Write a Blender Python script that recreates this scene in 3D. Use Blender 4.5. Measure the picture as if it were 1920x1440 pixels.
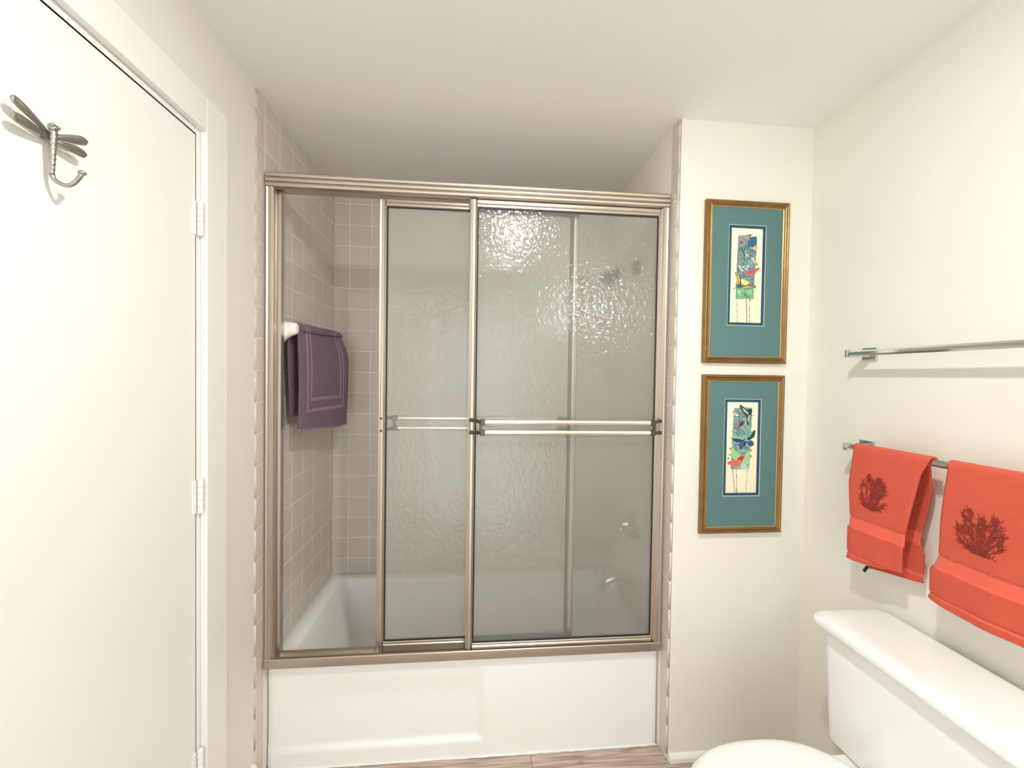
import bpy, bmesh, math, random
from mathutils import Vector, Matrix
for o in list(bpy.data.objects): bpy.data.objects.remove(o)
random.seed(4)
SC = bpy.context.scene
COL = SC.collection
PI = math.pi

# ------------------------------------------------------------------ camera
YAW, PITCH, ROLL, FPX = 0.0903, -0.0194, 0.0146, 770.0
CAM = Vector((0.7533, -2.2706, 1.4711))
fw = Vector((math.sin(YAW)*math.cos(PITCH), math.cos(YAW)*math.cos(PITCH), math.sin(PITCH)))
r0 = Vector((math.cos(YAW), -math.sin(YAW), 0)); u0 = r0.cross(fw)
cr, sr = math.cos(ROLL), math.sin(ROLL)
rt = r0*cr + u0*sr; up = -r0*sr + u0*cr
cd = bpy.data.cameras.new('camera'); cam = bpy.data.objects.new('camera', cd); COL.objects.link(cam)
cd.sensor_width = 36; cd.lens = FPX/1920*36; cd.clip_start = .02
m3 = Matrix((rt, up, -fw)).transposed()
cam.matrix_world = Matrix.Translation(CAM) @ m3.to_4x4()
SC.camera = cam

# ------------------------------------------------------------------ world, lights, exposure
AMBIENT = 3.1         # even soft fill, entering by the doorway added behind the camera
BULB = 1080.0          # flat diffuser of the ceiling lamp
ADDED_STRIP = 34.0         # unseen cool strip lamp, added on the rear wall
w = bpy.data.worlds.new('world'); SC.world = w; w.use_nodes = True
w.node_tree.nodes['Background'].inputs[0].default_value = (.93, .99, 1.0, 1)
w.node_tree.nodes['Background'].inputs[1].default_value = AMBIENT
SC.view_settings.view_transform = 'Standard'; SC.view_settings.look = 'None'
SC.view_settings.gamma = 1; SC.view_settings.use_curve_mapping = False
SC.view_settings.exposure = -0.40
SC.cycles.use_denoising = True
SC.cycles.use_adaptive_sampling = True; SC.cycles.adaptive_threshold = .07
SC.cycles.max_bounces = 12; SC.cycles.diffuse_bounces = 6; SC.cycles.glossy_bounces = 6
SC.cycles.transmission_bounces = 10; SC.cycles.transparent_max_bounces = 12
SC.cycles.caustics_refractive = True; SC.cycles.caustics_reflective = True
SC.cycles.blur_glossy = .5; SC.cycles.sample_clamp_indirect = 25

# ------------------------------------------------------------------ geometry constants
T = .1118; Z0 = .5854; A0 = .0501; B0 = .0819
W = 1.5026; F = .7813; R = 2.0408; H = 2.4392; E = .7798
YR = -3.15
G = .0015            # half the grout joint

# ------------------------------------------------------------------ materials
def mat(name, col=(.8,.8,.8), rough=.5, metal=0, bump=None, var=None, spec=None, coat=0, sheen=0, emis=None):
    m = bpy.data.materials.new(name); m.use_nodes = True; nt = m.node_tree; N = nt.nodes; L = nt.links
    b = N['Principled BSDF']; b.inputs['Base Color'].default_value = (*col, 1)
    b.inputs['Roughness'].default_value = rough; b.inputs['Metallic'].default_value = metal
    if spec is not None: b.inputs['Specular IOR Level'].default_value = spec
    if coat: b.inputs['Coat Weight'].default_value = coat; b.inputs['Coat Roughness'].default_value = .08
    if sheen: b.inputs['Sheen Weight'].default_value = sheen; b.inputs['Sheen Roughness'].default_value = .6
    tc = N.new('ShaderNodeTexCoord')
    if bump:
        t = N.new('ShaderNodeTexNoise'); t.inputs['Scale'].default_value = bump[0]; t.inputs['Detail'].default_value = 3
        bp = N.new('ShaderNodeBump'); bp.inputs['Strength'].default_value = bump[1]; bp.inputs['Distance'].default_value = bump[2]
        L.new(tc.outputs['Object'], t.inputs['Vector']); L.new(t.outputs['Fac'], bp.inputs['Height']); L.new(bp.outputs['Normal'], b.inputs['Normal'])
    if var:   # (scale, second colour)
        t = N.new('ShaderNodeTexNoise'); t.inputs['Scale'].default_value = var[0]; t.inputs['Detail'].default_value = 4
        mx = N.new('ShaderNodeMix'); mx.data_type = 'RGBA'
        mx.inputs['A'].default_value = (*col, 1); mx.inputs['B'].default_value = (*var[1], 1)
        L.new(tc.outputs['Object'], t.inputs['Vector']); L.new(t.outputs['Fac'], mx.inputs['Factor']); L.new(mx.outputs['Result'], b.inputs['Base Color'])
    if emis:
        b.inputs['Emission Color'].default_value = (*emis[0], 1); b.inputs['Emission Strength'].default_value = emis[1]
    return m

M_wall = mat('wall_paint', (.825,.805,.73), .62, bump=(260,.08,.002))
M_ceil = mat('ceiling_paint', (.90,.89,.875), .8, bump=(200,.1,.002))
M_trim = mat('trim_paint', (.87,.862,.845), .38, bump=(90,.04,.002))
M_door = mat('door_paint', (.88,.875,.85), .42, bump=(140,.05,.002))
M_grout = mat('grout', (.90,.85,.77), .85)
M_porc = mat('porcelain', (.91,.91,.905), .12, coat=.5)
M_tub = mat('tub_enamel', (.93,.93,.925), .22, coat=.3)
M_ceram = mat('ceramic_holder', (.86,.82,.76), .12, coat=.4)
M_alu = mat('satin_aluminium', (.60,.54,.465), .36, 1.0)
M_alubar = mat('bright_aluminium', (.86,.81,.74), .22, 1.0)
M_pewter = mat('dark_pewter', (.12,.105,.085), .35, .8)
M_gasket = mat('black_gasket', (.012,.011,.012), .5)
M_chrome = mat('chrome', (.72,.71,.68), .10, 1.0)
M_nickel = mat('brushed_pewter', (.42,.40,.36), .26, 1.0, bump=(420,.5,.002))
M_fit = mat('aged_shower_metal', (.16,.155,.145), .30, 1.0)
M_gold = mat('gold_leaf_wood', (.36,.22,.085), .34, .75, var=(26,(.20,.105,.035)), bump=(120,.2,.001))
M_golde = mat('gold_inner_lip', (.60,.42,.19), .28, .85)
M_teal = mat('teal_mat_board', (.098,.205,.200), .75, var=(5,(.090,.186,.190)))
M_navy = mat('blue_mat_board', (.008,.075,.13), .7)
M_bevel = mat('cream_mat_edge', (.72,.70,.56), .7)
M_paper = mat('backing_paper', (.3,.25,.18), .8)
M_coral = mat('coral_terry', (.93,.135,.070), .92, bump=(900,.9,.004), var=(30,(.86,.105,.052)), sheen=.08)
M_coralb = mat('coral_woven_band', (.84,.125,.070), .82, bump=(1300,.4,.001), sheen=.15)
M_thread = mat('dark_red_thread', (.24,.022,.012), .6)
M_purple = mat('purple_terry', (.25,.155,.225), .95, bump=(700,1,.005), var=(22,(.19,.115,.175)), sheen=.2)
M_purpled = mat('purple_flat_weave', (.33,.215,.31), .85, bump=(900,.4,.002))
M_white_lamp = mat('bulb', (1,1,1), .5, emis=((1,.99,.955), BULB))
M_strip = mat('added_strip_diffuser', (1,1,1), .5, emis=((.90,.965,1.0), ADDED_STRIP))
M_black = mat('black_tag', (.02,.02,.018), .6)

def tile_mats():
    out = []
    rnd = random.Random(9)
    for i in range(4):
        f = 1 + (rnd.random()-.5)*.06
        out.append(mat('glazed_tile', (.695*f,.63*f,.563*f), .16, bump=(9,.12,.006), var=(7,(.66*f,.595*f,.528*f)), coat=.2))
    return out
M_tiles = tile_mats()

def plank_mats():
    out = []
    for i in range(4):
        m = bpy.data.materials.new('vinyl_plank'); m.use_nodes = True; nt = m.node_tree; N = nt.nodes; L = nt.links
        b = N['Principled BSDF']; b.inputs['Roughness'].default_value = .45
        tc = N.new('ShaderNodeTexCoord'); mp = N.new('ShaderNodeMapping')
        mp.inputs['Scale'].default_value = (2.2, 34, 10); mp.inputs['Location'].default_value = (i*3.1, i*1.7, 0)
        t = N.new('ShaderNodeTexNoise'); t.inputs['Scale'].default_value = 2.4; t.inputs['Detail'].default_value = 7; t.inputs['Distortion'].default_value = .8
        cr_ = N.new('ShaderNodeValToRGB'); e = cr_.color_ramp.elements
        e[0].position = .33; e[0].color = (.32,.23,.175,1); e[1].position = .66; e[1].color = (.62,.50,.42,1)
        k = e.new(.5); k.color = (.48,.375,.305,1)
        L.new(tc.outputs['Object'], mp.inputs['Vector']); L.new(mp.outputs['Vector'], t.inputs['Vector'])
        L.new(t.outputs['Fac'], cr_.inputs['Fac']); L.new(cr_.outputs['Color'], b.inputs['Base Color'])
        out.append(m)
    return out
M_planks = plank_mats()

def glass_mat():
    m = bpy.data.materials.new('hammered_glass'); m.use_nodes = True; nt = m.node_tree; N = nt.nodes; L = nt.links
    out = N['Material Output']; N.remove(N['Principled BSDF'])
    tc = N.new('ShaderNodeTexCoord')
    mp = N.new('ShaderNodeMapping'); mp.inputs['Scale'].default_value = (1, 1, .8)
    n1 = N.new('ShaderNodeTexNoise'); n1.inputs['Scale'].default_value = 62; n1.inputs['Detail'].default_value = 1.2; n1.inputs['Distortion'].default_value = .9
    v1 = N.new('ShaderNodeTexVoronoi'); v1.feature = 'SMOOTH_F1'; v1.inputs['Scale'].default_value = 78; v1.inputs['Smoothness'].default_value = .9
    ad = N.new('ShaderNodeMath'); ad.operation = 'ADD'
    L.new(tc.outputs['Object'], mp.inputs['Vector']); L.new(mp.outputs['Vector'], n1.inputs['Vector']); L.new(mp.outputs['Vector'], v1.inputs['Vector'])
    L.new(n1.outputs['Fac'], ad.inputs[0]); L.new(v1.outputs['Distance'], ad.inputs[1])
    bp = N.new('ShaderNodeBump'); bp.inputs['Strength'].default_value = .30; bp.inputs['Distance'].default_value = .004
    L.new(ad.outputs[0], bp.inputs['Height'])
    # the pane's room face scatters and mirrors, its other face is plain: see panel()
    rf = N.new('ShaderNodeBsdfRefraction'); rf.inputs['IOR'].default_value = 1.16; rf.inputs['Roughness'].default_value = .46; rf.inputs['Color'].default_value = (.985,.99,.985,1)
    tp = N.new('ShaderNodeBsdfTransparent'); tp.inputs['Color'].default_value = (.985,.99,.985,1)
    gl = N.new('ShaderNodeBsdfAnisotropic'); gl.inputs['Roughness'].default_value = .07; gl.inputs['Color'].default_value = (1,1,1,1)
    fr_ = N.new('ShaderNodeFresnel'); fr_.inputs['IOR'].default_value = 1.52
    tr = N.new('ShaderNodeBsdfTranslucent'); tr.inputs['Color'].default_value = (.985,.99,.985,1)
    df = N.new('ShaderNodeBsdfDiffuse'); df.inputs['Color'].default_value = (.80,.84,.81,1)
    m1 = N.new('ShaderNodeMixShader'); m1.inputs[0].default_value = .28
    L.new(tr.outputs[0], m1.inputs[1]); L.new(df.outputs[0], m1.inputs[2])
    m0 = N.new('ShaderNodeMixShader'); m0.inputs[0].default_value = .70
    L.new(rf.outputs[0], m0.inputs[1]); L.new(tp.outputs[0], m0.inputs[2])
    m2 = N.new('ShaderNodeMixShader'); m2.inputs[0].default_value = .35
    L.new(m0.outputs[0], m2.inputs[1]); L.new(m1.outputs[0], m2.inputs[2])
    m4 = N.new('ShaderNodeMixShader')
    L.new(fr_.outputs[0], m4.inputs[0]); L.new(m2.outputs[0], m4.inputs[1]); L.new(gl.outputs[0], m4.inputs[2])
    for q in (rf, gl, fr_): L.new(bp.outputs['Normal'], q.inputs['Normal'])
    L.new(m4.outputs[0], out.inputs['Surface'])
    return m
M_glass = glass_mat()
def plain_face():
    m = bpy.data.materials.new('plain_glass_face'); m.use_nodes = True; N = m.node_tree.nodes; N.remove(N['Principled BSDF'])
    t = N.new('ShaderNodeBsdfTransparent'); t.inputs['Color'].default_value = (.985,.99,.985,1); m.node_tree.links.new(t.outputs[0], N['Material Output'].inputs['Surface']); return m
M_glass2 = plain_face()

# ------------------------------------------------------------------ helpers
def mesh(name, V, Fc, m=None, smooth=False, mats=None, mi=None):
    me = bpy.data.meshes.new(name); me.from_pydata([tuple(v) for v in V], [], Fc); me.update()
    if m: me.materials.append(m)
    if mats:
        for x in mats: me.materials.append(x)
        me.polygons.foreach_set('material_index', mi)
    if smooth: me.polygons.foreach_set('use_smooth', [True]*len(me.polygons))
    return me
def link(name, me, parent=None, loc=None):
    o = bpy.data.objects.new(name, me); COL.objects.link(o)
    if parent: o.parent = parent
    if loc is not None: o.location = loc
    return o
def tag(o, label=None, cat=None, group=None, kind=None):
    if label: o['label'] = label
    if cat: o['category'] = cat
    if group: o['group'] = group
    if kind: o['kind'] = kind
    return o
def thing(name, label, cat, loc=(0,0,0), group=None):
    o = bpy.data.objects.new(name, None); COL.objects.link(o); o.location = loc; o.empty_display_size = .05
    return tag(o, label, cat, group)
class MB:
    """collects pieces of one part in world coordinates"""
    def __init__(s): s.V=[]; s.F=[]
    def add(s, V, Fc):
        k=len(s.V); s.V += [tuple(v) for v in V]; s.F += [tuple(i+k for i in f) for f in Fc]; return s
    def bm(s, bm):
        bm.verts.index_update(); s.add([v.co[:] for v in bm.verts], [[v.index for v in f.verts] for f in bm.faces]); bm.free(); return s
    def box(s, a, b, bev=0, seg=1, M=None):
        bm = bmesh.new(); bmesh.ops.create_cube(bm, size=1)
        c=[(a[i]+b[i])/2 for i in range(3)]; d=[abs(b[i]-a[i]) for i in range(3)]
        for v in bm.verts: v.co = Vector((v.co.x*d[0]+c[0], v.co.y*d[1]+c[1], v.co.z*d[2]+c[2]))
        if bev: bmesh.ops.bevel(bm, geom=bm.edges[:], offset=bev, segments=seg, profile=.5, affect='EDGES')
        if M is not None: bmesh.ops.transform(bm, matrix=M, verts=bm.verts)
        return s.bm(bm)
    def tube(s, pts, rad, n=12, cap=True, flat=1.0, up=Vector((0,0,1))):
        pts=[Vector(p) for p in pts]; rr = rad if isinstance(rad,(list,tuple)) else [rad]*len(pts)
        V=[];Fc=[]
        for i,p in enumerate(pts):
            t=(pts[min(i+1,len(pts)-1)]-pts[max(i-1,0)]).normalized()
            a = up if abs(t.dot(up))<.95 else Vector((0,1,0))
            x=t.cross(a).normalized(); y=x.cross(t).normalized()
            for j in range(n):
                q=2*PI*j/n; V.append(p + x*math.cos(q)*rr[i] + y*math.sin(q)*rr[i]*flat)
        for i in range(len(pts)-1):
            for j in range(n):
                k=(j+1)%n; Fc.append((i*n+j, i*n+k, (i+1)*n+k, (i+1)*n+j))
        if cap: Fc.append(tuple(range(n))[::-1]); Fc.append(tuple((len(pts)-1)*n+j for j in range(n)))
        return s.add(V,Fc)
    def loft(s, rings, cap0=True, cap1=True):
        n=len(rings[0]); V=[p for r in rings for p in r]; Fc=[]
        for i in range(len(rings)-1):
            for j in range(n):
                k=(j+1)%n; Fc.append((i*n+j, i*n+k, (i+1)*n+k, (i+1)*n+j))
        if cap0: Fc.append(tuple(range(n))[::-1])
        if cap1: Fc.append(tuple((len(rings)-1)*n+j for j in range(n)))
        return s.add(V,Fc)
    def prism(s, prof, axis, a, b):
        """prof: closed list of 2D points in the two other axes; extruded along axis from a to b"""
        def P(q,t):
            l=list(q); l.insert(axis,t); return tuple(l)
        n=len(prof); V=[P(q,a) for q in prof]+[P(q,b) for q in prof]
        Fc=[(j,(j+1)%n,n+(j+1)%n,n+j) for j in range(n)]+[tuple(range(n))[::-1], tuple(range(n,2*n))]
        return s.add(V,Fc)
    def sphere(s, c, r, n=16, m=10, sc=(1,1,1)):
        rings=[]
        for i in range(1,m):
            t=PI*i/m; rings.append([(c[0]+r*sc[0]*math.sin(t)*math.cos(2*PI*j/n), c[1]+r*sc[1]*math.sin(t)*math.sin(2*PI*j/n), c[2]-r*sc[2]*math.cos(t)) for j in range(n)])
        return s.loft(rings)
    def build(s, name, m, parent=None, smooth=False, auto=None):
        o0=Vector((0,0,0))
        if parent is not None: o0=Vector(parent_world(parent))
        V=[(v[0]-o0[0],v[1]-o0[1],v[2]-o0[2]) for v in s.V]
        me=mesh(name,V,s.F,m,smooth)
        bm=bmesh.new(); bm.from_mesh(me); bmesh.ops.recalc_face_normals(bm,faces=bm.faces)
        if auto is not None:
            for f in bm.faces: f.smooth=True
            for e in bm.edges:
                if len(e.link_faces)==2 and e.calc_face_angle(0)>auto: e.smooth=False
        bm.to_mesh(me); bm.free()
        return link(name,me,parent)
def parent_world(p):
    v=Vector(p.location)
    while p.parent: p=p.parent; v+=Vector(p.location)
    return v
def rrect(x0,x1,y0,y1,r,n=6):
    """rounded rectangle outline, counter clockwise, 4*(n+1) points"""
    out=[]
    for cx,cy,a0 in ((x1-r,y1-r,0),(x0+r,y1-r,PI/2),(x0+r,y0+r,PI),(x1-r,y0+r,1.5*PI)):
        for i in range(n+1):
            a=a0+PI/2*i/n; out.append((cx+r*math.cos(a), cy+r*math.sin(a)))
    return out
def struct(o): o['kind']='structure'; return o
def lerp(a,b,t): return a+(b-a)*t
def pw(x, xs, ys):
    if x<=xs[0]: return ys[0]
    for i in range(len(xs)-1):
        if x<=xs[i+1]: return lerp(ys[i],ys[i+1],(x-xs[i])/(xs[i+1]-xs[i]))
    return ys[-1]
def sstep(a,b,x):
    t=max(0,min(1,(x-a)/(b-a))); return t*t*(3-2*t)

# ------------------------------------------------------------------ room shell
PX = -.004      # painted face of the left wall
DY0, DY1, DZ = -1.078, -1.842, 2.112     # door opening in the left wall
mb=MB()
mb.box((-.10,-E,0),(PX-.004,0.0,H))                       # behind the tiles
mb.box((-.10,DY0,0),(PX,-E,H))
mb.box((-.10,DY1,DZ),(PX,DY0,H))
mb.box((-.10,YR,0),(PX,DY1,H))
wall_left = struct(mb.build('wall_left', M_wall))
wall_back = struct(MB().box((-.10,.008,0),(W+.01,.10,H)).build('wall_back', M_wall))
wall_alcove = struct(MB().box((W+.008,-F,0),(R,.10,H),.0).build('wall_alcove', M_wall))
wall_right = struct(MB().box((R,YR,0),(R+.1,.10,H)).build('wall_right', M_wall))
mb=MB()   # rear wall, with an unseen doorway added to let the soft fill in
WX0,WX1,WZ1 = .10,1.30,2.10
mb.box((-.10,YR-.1,0),(WX0,YR,H)); mb.box((WX1,YR-.1,0),(R+.1,YR,H)); mb.box((WX0,YR-.1,WZ1),(WX1,YR,H))
wall_rear = struct(mb.build('wall_rear', M_wall))
tr2 = struct(thing('trim_2', None, None, ((WX0+WX1)/2, YR, 0)))  # casing of the added doorway
for a_,b_ in (((WX0-.07,YR,0),(WX0,YR+.015,WZ1+.07)),((WX1,YR,0),(WX1+.07,YR+.015,WZ1+.07)),((WX0,YR,WZ1),(WX1,YR+.015,WZ1+.07))):
    MB().box(a_,b_,.002).build('casing', M_trim, tr2)
ceiling = struct(MB().box((-.10,YR-.1,H),(R+.1,.10,H+.08)).build('ceiling', M_ceil))

# floor: subfloor slab and planks as parts
floor = struct(MB().box((-.10,YR,-.03),(R,0,-.0035)).build('floor', mat('plank_joint',(.16,.11,.085),.8)))
PW=.151; y=-.70+.043; k=0
while y > YR:
    y1=max(y-PW,YR); off=-(random.random()*.9); x=off
    while x<R:
        x0=max(x,0); x1=min(x+1.2,R)
        if x1-x0>.02:
            MB().box((x0+.0006,y1+.0006,-.0035),(x1-.0006,y-.0006,0),.0008).build('plank', M_planks[random.randrange(4)], floor)
        x+=1.2
    y=y1; k+=1

# tiles ---------------------------------------------------------------
TC={}
def tile_mesh(w_,h_,mi,round_edge=None):
    """tile lying in the XY plane of its own frame, face at z=0, body to z=-.006; round_edge '-x' gives a bullnose"""
    key=(round(w_,4),round(h_,4),mi,round_edge)
    if key in TC: return TC[key]
    b=.0011; d=.006
    if round_edge is None:
        V=[(0,0,-d),(w_,0,-d),(w_,h_,-d),(0,h_,-d),(0,0,-b),(w_,0,-b),(w_,h_,-b),(0,h_,-b),(b,b,0),(w_-b,b,0),(w_-b,h_-b,0),(b,h_-b,0)]
        Fc=[(0,1,5,4),(1,2,6,5),(2,3,7,6),(3,0,4,7),(4,5,9,8),(5,6,10,9),(6,7,11,10),(7,4,8,11),(8,9,10,11)]
        me=mesh('tile',V,Fc,M_tiles[mi]); 
    else:
        prof=[(w_,-d)]+[(w_-d+ (d)*math.cos(a),-d+d*math.sin(a)) for a in [0,PI/8,PI/4,3*PI/8,PI/2]]+[(b,0),(0,-b),(0,-d)]
        n=len(prof); V=[(p[0],0 if 0<i<n-1 else 0,p[1]) for i,p in enumerate(prof)]+[(p[0],h_,p[1]) for p in prof]
        Fc=[(j,n+j,n+(j+1)%n,(j+1)%n) for j in range(n-1)]+[tuple(range(n)),tuple(range(n,2*n))[::-1]]
        me=mesh('tile',V,Fc,M_tiles[mi]); 
        for p_ in me.polygons:
            if 1<=p_.index<=4: p_.use_smooth=True
        bm=bmesh.new(); bm.from_mesh(me); bmesh.ops.recalc_face_normals(bm,faces=bm.faces); bm.to_mesh(me); bm.free()
    TC[key]=me; return me
rows=[(Z0+k*T, Z0+(k+1)*T) for k in range(-6,17)]
trnd=random.Random(3)
def lay(parent, cols, frame, zmin_for, edge=None):
    """cols: list of (s0,s1) along the wall; frame(s,z)->world point, and axes"""
    org, ax = frame
    rotm = Matrix((ax, Vector((0,0,1)), ax.cross(Vector((0,0,1))))).transposed()
    grout=[]
    for ci,(s0,s1) in enumerate(cols):
        for (z0,z1) in rows:
            zm=zmin_for(s0,s1); a=max(z0,zm); b=min(z1,H)
            if b-a<.012: continue
            w_=s1-s0-2*G; h_=b-a-2*G
            e = edge if ci==len(cols)-1 else None
            me=tile_mesh(w_,h_,trnd.randrange(4),e)
            o=bpy.data.objects.new('tile',me); COL.objects.link(o); o.parent=parent
            p=org+ax*(s0+G)+Vector((0,0,a+G))
            o.matrix_local = Matrix.Translation(p) @ rotm.to_4x4() @ Matrix.Rotation((trnd.random()-.5)*.004,4,'X')
TUBZ=.3956
edgesL=[0,A0]+[A0+k*T for k in range(1,7)]+[E]
colsL=[(edgesL[i],edgesL[i+1]) for i in range(len(edgesL)-1)]
zl=lambda s0,s1: TUBZ if s1<.66 else (.0 if s0>.7 else TUBZ)
# left wall: s runs from back (0) toward the room (-y); face normal +x : ax x up must be +x -> ax=(0,-1,0): (0,-1,0)x(0,0,1)=(-1,0,0) so flip
def lay_left():
    # use s measured from the front edge inward so that the frame is right handed
    org=Vector((0,-E,0)); ax=Vector((0,1,0))
    cols=[(E-b,E-a) for a,b in colsL][::-1]
    rot=Matrix((ax, Vector((0,0,1)), ax.cross(Vector((0,0,1))))).transposed()
    for ci,(s0,s1) in enumerate(cols):
        front = ci==0
        for (z0,z1) in rows:
            zm = 0 if front else TUBZ
            a=max(z0,zm); b=min(z1,H)
            if b-a<.012: continue
            w_=s1-s0-2*G; h_=b-a-2*G
            o=bpy.data.objects.new('tile', tile_mesh(w_,h_,trnd.randrange(4),'r' if front else None)); COL.objects.link(o); o.parent=wall_left
            if front:   # mirrored bullnose: rotate half a turn in its plane
                p=org+ax*(s1-G)+Vector((0,0,b-G))
                r2=Matrix((-ax, Vector((0,0,-1)), Vector((1,0,0)))).transposed()
                o.matrix_local=Matrix.Translation(p)@r2.to_4x4()
            else:
                p=org+ax*(s0+G)+Vector((0,0,a+G))
                o.matrix_local=Matrix.Translation(p)@rot.to_4x4()@Matrix.Rotation((trnd.random()-.5)*.004,4,'X')@Matrix.Rotation((trnd.random()-.5)*.004,4,'Y')
lay_left()
def lay_right():
    org=Vector((W,0,0)); ax=Vector((0,-1,0))
    rot=Matrix((ax, Vector((0,0,1)), ax.cross(Vector((0,0,1))))).transposed()
    cols=colsL[:-1]+[(colsL[-1][0],F+.0005)]
    for ci,(s0,s1) in enumerate(cols):
        front = ci==len(cols)-1
        for (z0,z1) in rows:
            zm = 0 if front else TUBZ
            a=max(z0,zm); b=min(z1,H)
            if b-a<.012: continue
            w_=s1-s0-2*G; h_=b-a-2*G
            o=bpy.data.objects.new('tile', tile_mesh(w_,h_,trnd.randrange(4),'r' if front else None)); COL.objects.link(o); o.parent=wall_alcove
            o.matrix_local=Matrix.Translation(org+ax*(s0+G)+Vector((0,0,a+G)))@rot.to_4x4()
            if not front: o.matrix_local=o.matrix_local@Matrix.Rotation((trnd.random()-.5)*.004,4,'X')
lay_right()
def lay_back():
    org=Vector((0,0,0)); ax=Vector((1,0,0))
    rot=Matrix((ax, Vector((0,0,1)), ax.cross(Vector((0,0,1))))).transposed()
    e=[0,B0]+[B0+k*T for k in range(1,13)]+[W]
    for i in range(len(e)-1):
        s0,s1=e[i],e[i+1]
        if s1-s0<.01: continue
        for (z0,z1) in rows:
            a=max(z0,TUBZ); b=min(z1,H)
            if b-a<.012: continue
            o=bpy.data.objects.new('tile', tile_mesh(s1-s0-2*G,b-a-2*G,trnd.randrange(4))); COL.objects.link(o); o.parent=wall_back
            o.matrix_local=Matrix.Translation(org+ax*(s0+G)+Vector((0,0,a+G)))@rot.to_4x4()@Matrix.Rotation((trnd.random()-.5)*.003,4,'X')@Matrix.Rotation((trnd.random()-.5)*.003,4,'Y')
lay_back()
# grout beds, a little behind the tile faces
gr=.0009
MB().box((-.008,-E+.006,0),(-gr,-.006,H)).build('grout', M_grout, wall_left)
MB().box((W+gr,-F+.006,0),(W+.008,-.006,H)).build('grout', M_grout, wall_alcove)
MB().box((0,gr,0),(W,.008,H)).build('grout', M_grout, wall_back)

# casing, jamb, door --------------------------------------------------
CX=.015; CO=-.968; CI=-1.062; CT=2.222
tr=struct(thing('trim_1', None, None, (0,CI,0)))
def casing(y0,y1,z0,z1):
    return MB().box((PX,min(y0,y1),z0),(CX,max(y0,y1),z1),.0025,2)
casing(CO,CI,0,CT).build('casing_upright', M_trim, tr)
casing(DY1-.016,DY1-.11,0,CT).build('casing_upright', M_trim, tr)
MB().box((PX,DY1-.016,DZ+.016),(CX,CI,CT),.0025,2).build('casing_head', M_trim, tr)
mb=MB(); mb.box((-.10,DY0,0),(PX+.001,CI-.002,DZ+.012)); mb.box((-.10,DY1-.014,0),(PX+.001,DY1,DZ+.012)); mb.box((-.10,DY1,DZ),(PX+.001,DY0,DZ+.012))
mb.build('door_jamb', M_trim, tr)
door=struct(thing('door_1', None, None, (PX,DY0,0)))
DX=-.003
MB().box((DX-.035,DY1+.003,.008),(DX,DY0-.003,DZ-.004),.0015,2).build('door_slab', M_door, door)
for zc in (1.885,1.128,.372):
    h=MB(); L_=.045
    h.box((DX-.001,DY0-.016,zc-L_),(DX+.0025,DY0-.003,zc+L_),.0008)
    ho=h.build('hinge', M_trim, door)
    for i in range(5):
        a=zc-L_+i*.018; yy=DY0+.004
        MB().tube([(DX+.008,yy,a+.0007),(DX+.008,yy,a+.0173)],.0078,14).build('knuckle', M_trim, ho, auto=.6)
    k=MB(); k.tube([(DX+.008,DY0+.004,zc-L_-.0015),(DX+.008,DY0+.004,zc-L_),(DX+.008,DY0+.004,zc+L_),(DX+.008,DY0+.004,zc+L_+.004)],[.004,.0055,.0055,.004],12)
    k.build('hinge_pin', M_trim, ho, auto=.6)
# door knob, out of frame to the left
kb=MB(); kb.tube([(DX,-1.78,.96),(DX+.008,-1.78,.96),(DX+.012,-1.78,.96),(DX+.035,-1.78,.96),(DX+.045,-1.78,.96),(DX+.062,-1.78,.96),(DX+.068,-1.78,.96)],[.032,.032,.012,.012,.026,.026,.014],20)
kb.build('door_knob', M_chrome, door, auto=.5)

# baseboards
def base_prof(h): return [(0,0),(.013,0),(.013,h-.014),(.008,h-.004),(.004,h),(0,h)]
pf=base_prof(.098)
def base_along_y(x,sgn,y0,y1,h):
    p=base_prof(h); V=[(x+sgn*a,y0,b) for a,b in p]+[(x+sgn*a,y1,b) for a,b in p]; k=len(p)
    return MB().add(V,[(j,(j+1)%k,k+(j+1)%k,k+j) for j in range(k)]+[tuple(range(k)),tuple(range(k,2*k))])
struct(base_along_y(PX,1,-E-.002,CO,.098).build('baseboard_left', M_trim))
struct(base_along_y(R,-1,-F,YR,.030).build('baseboard_right', M_trim))
p=base_prof(.030); k=len(p)
V=[(W+.012,-F-a,b) for a,b in p]+[(R-.013,-F-a,b) for a,b in p]
struct(MB().add(V,[(j,(j+1)%k,k+(j+1)%k,k+j) for j in range(k)]+[tuple(range(k)),tuple(range(k,2*k))]).build('baseboard_front', M_trim))

# ------------------------------------------------------------------ bathtub
tub=thing('bathtub','white enamel bathtub with a plain apron, filling the tiled alcove under the sliding glass doors','bathtub',(W/2,-.35,0))
X0,X1=.0015,W-.0015; YF=-.7085
def ringz(r,z): return [(a,b,z) for a,b in r]
def dense(x0,x1,y0,y1,r):
    """rounded rectangle resampled so that every ring has matching points: 4 corners x7 + 12 per side"""
    base=rrect(x0,x1,y0,y1,r,8); out=[]
    for i in range(len(base)):
        a=base[i]; b=base[(i+1)%len(base)]; out.append(a)
        if (i%9)==8:
            for k in range(1,12): out.append((lerp(a[0],b[0],k/12),lerp(a[1],b[1],k/12)))
    return out
rim=[ringz(dense(X0,X1,-.690,-.001,.001),.30), ringz(dense(X0,X1,-.690,-.001,.001),.392),
     ringz(dense(X0+.003,X1-.003,-.688,-.004,.004),.3955),
     ringz(dense(.062,1.452,-.632,-.052,.05),.3955)]
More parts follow.
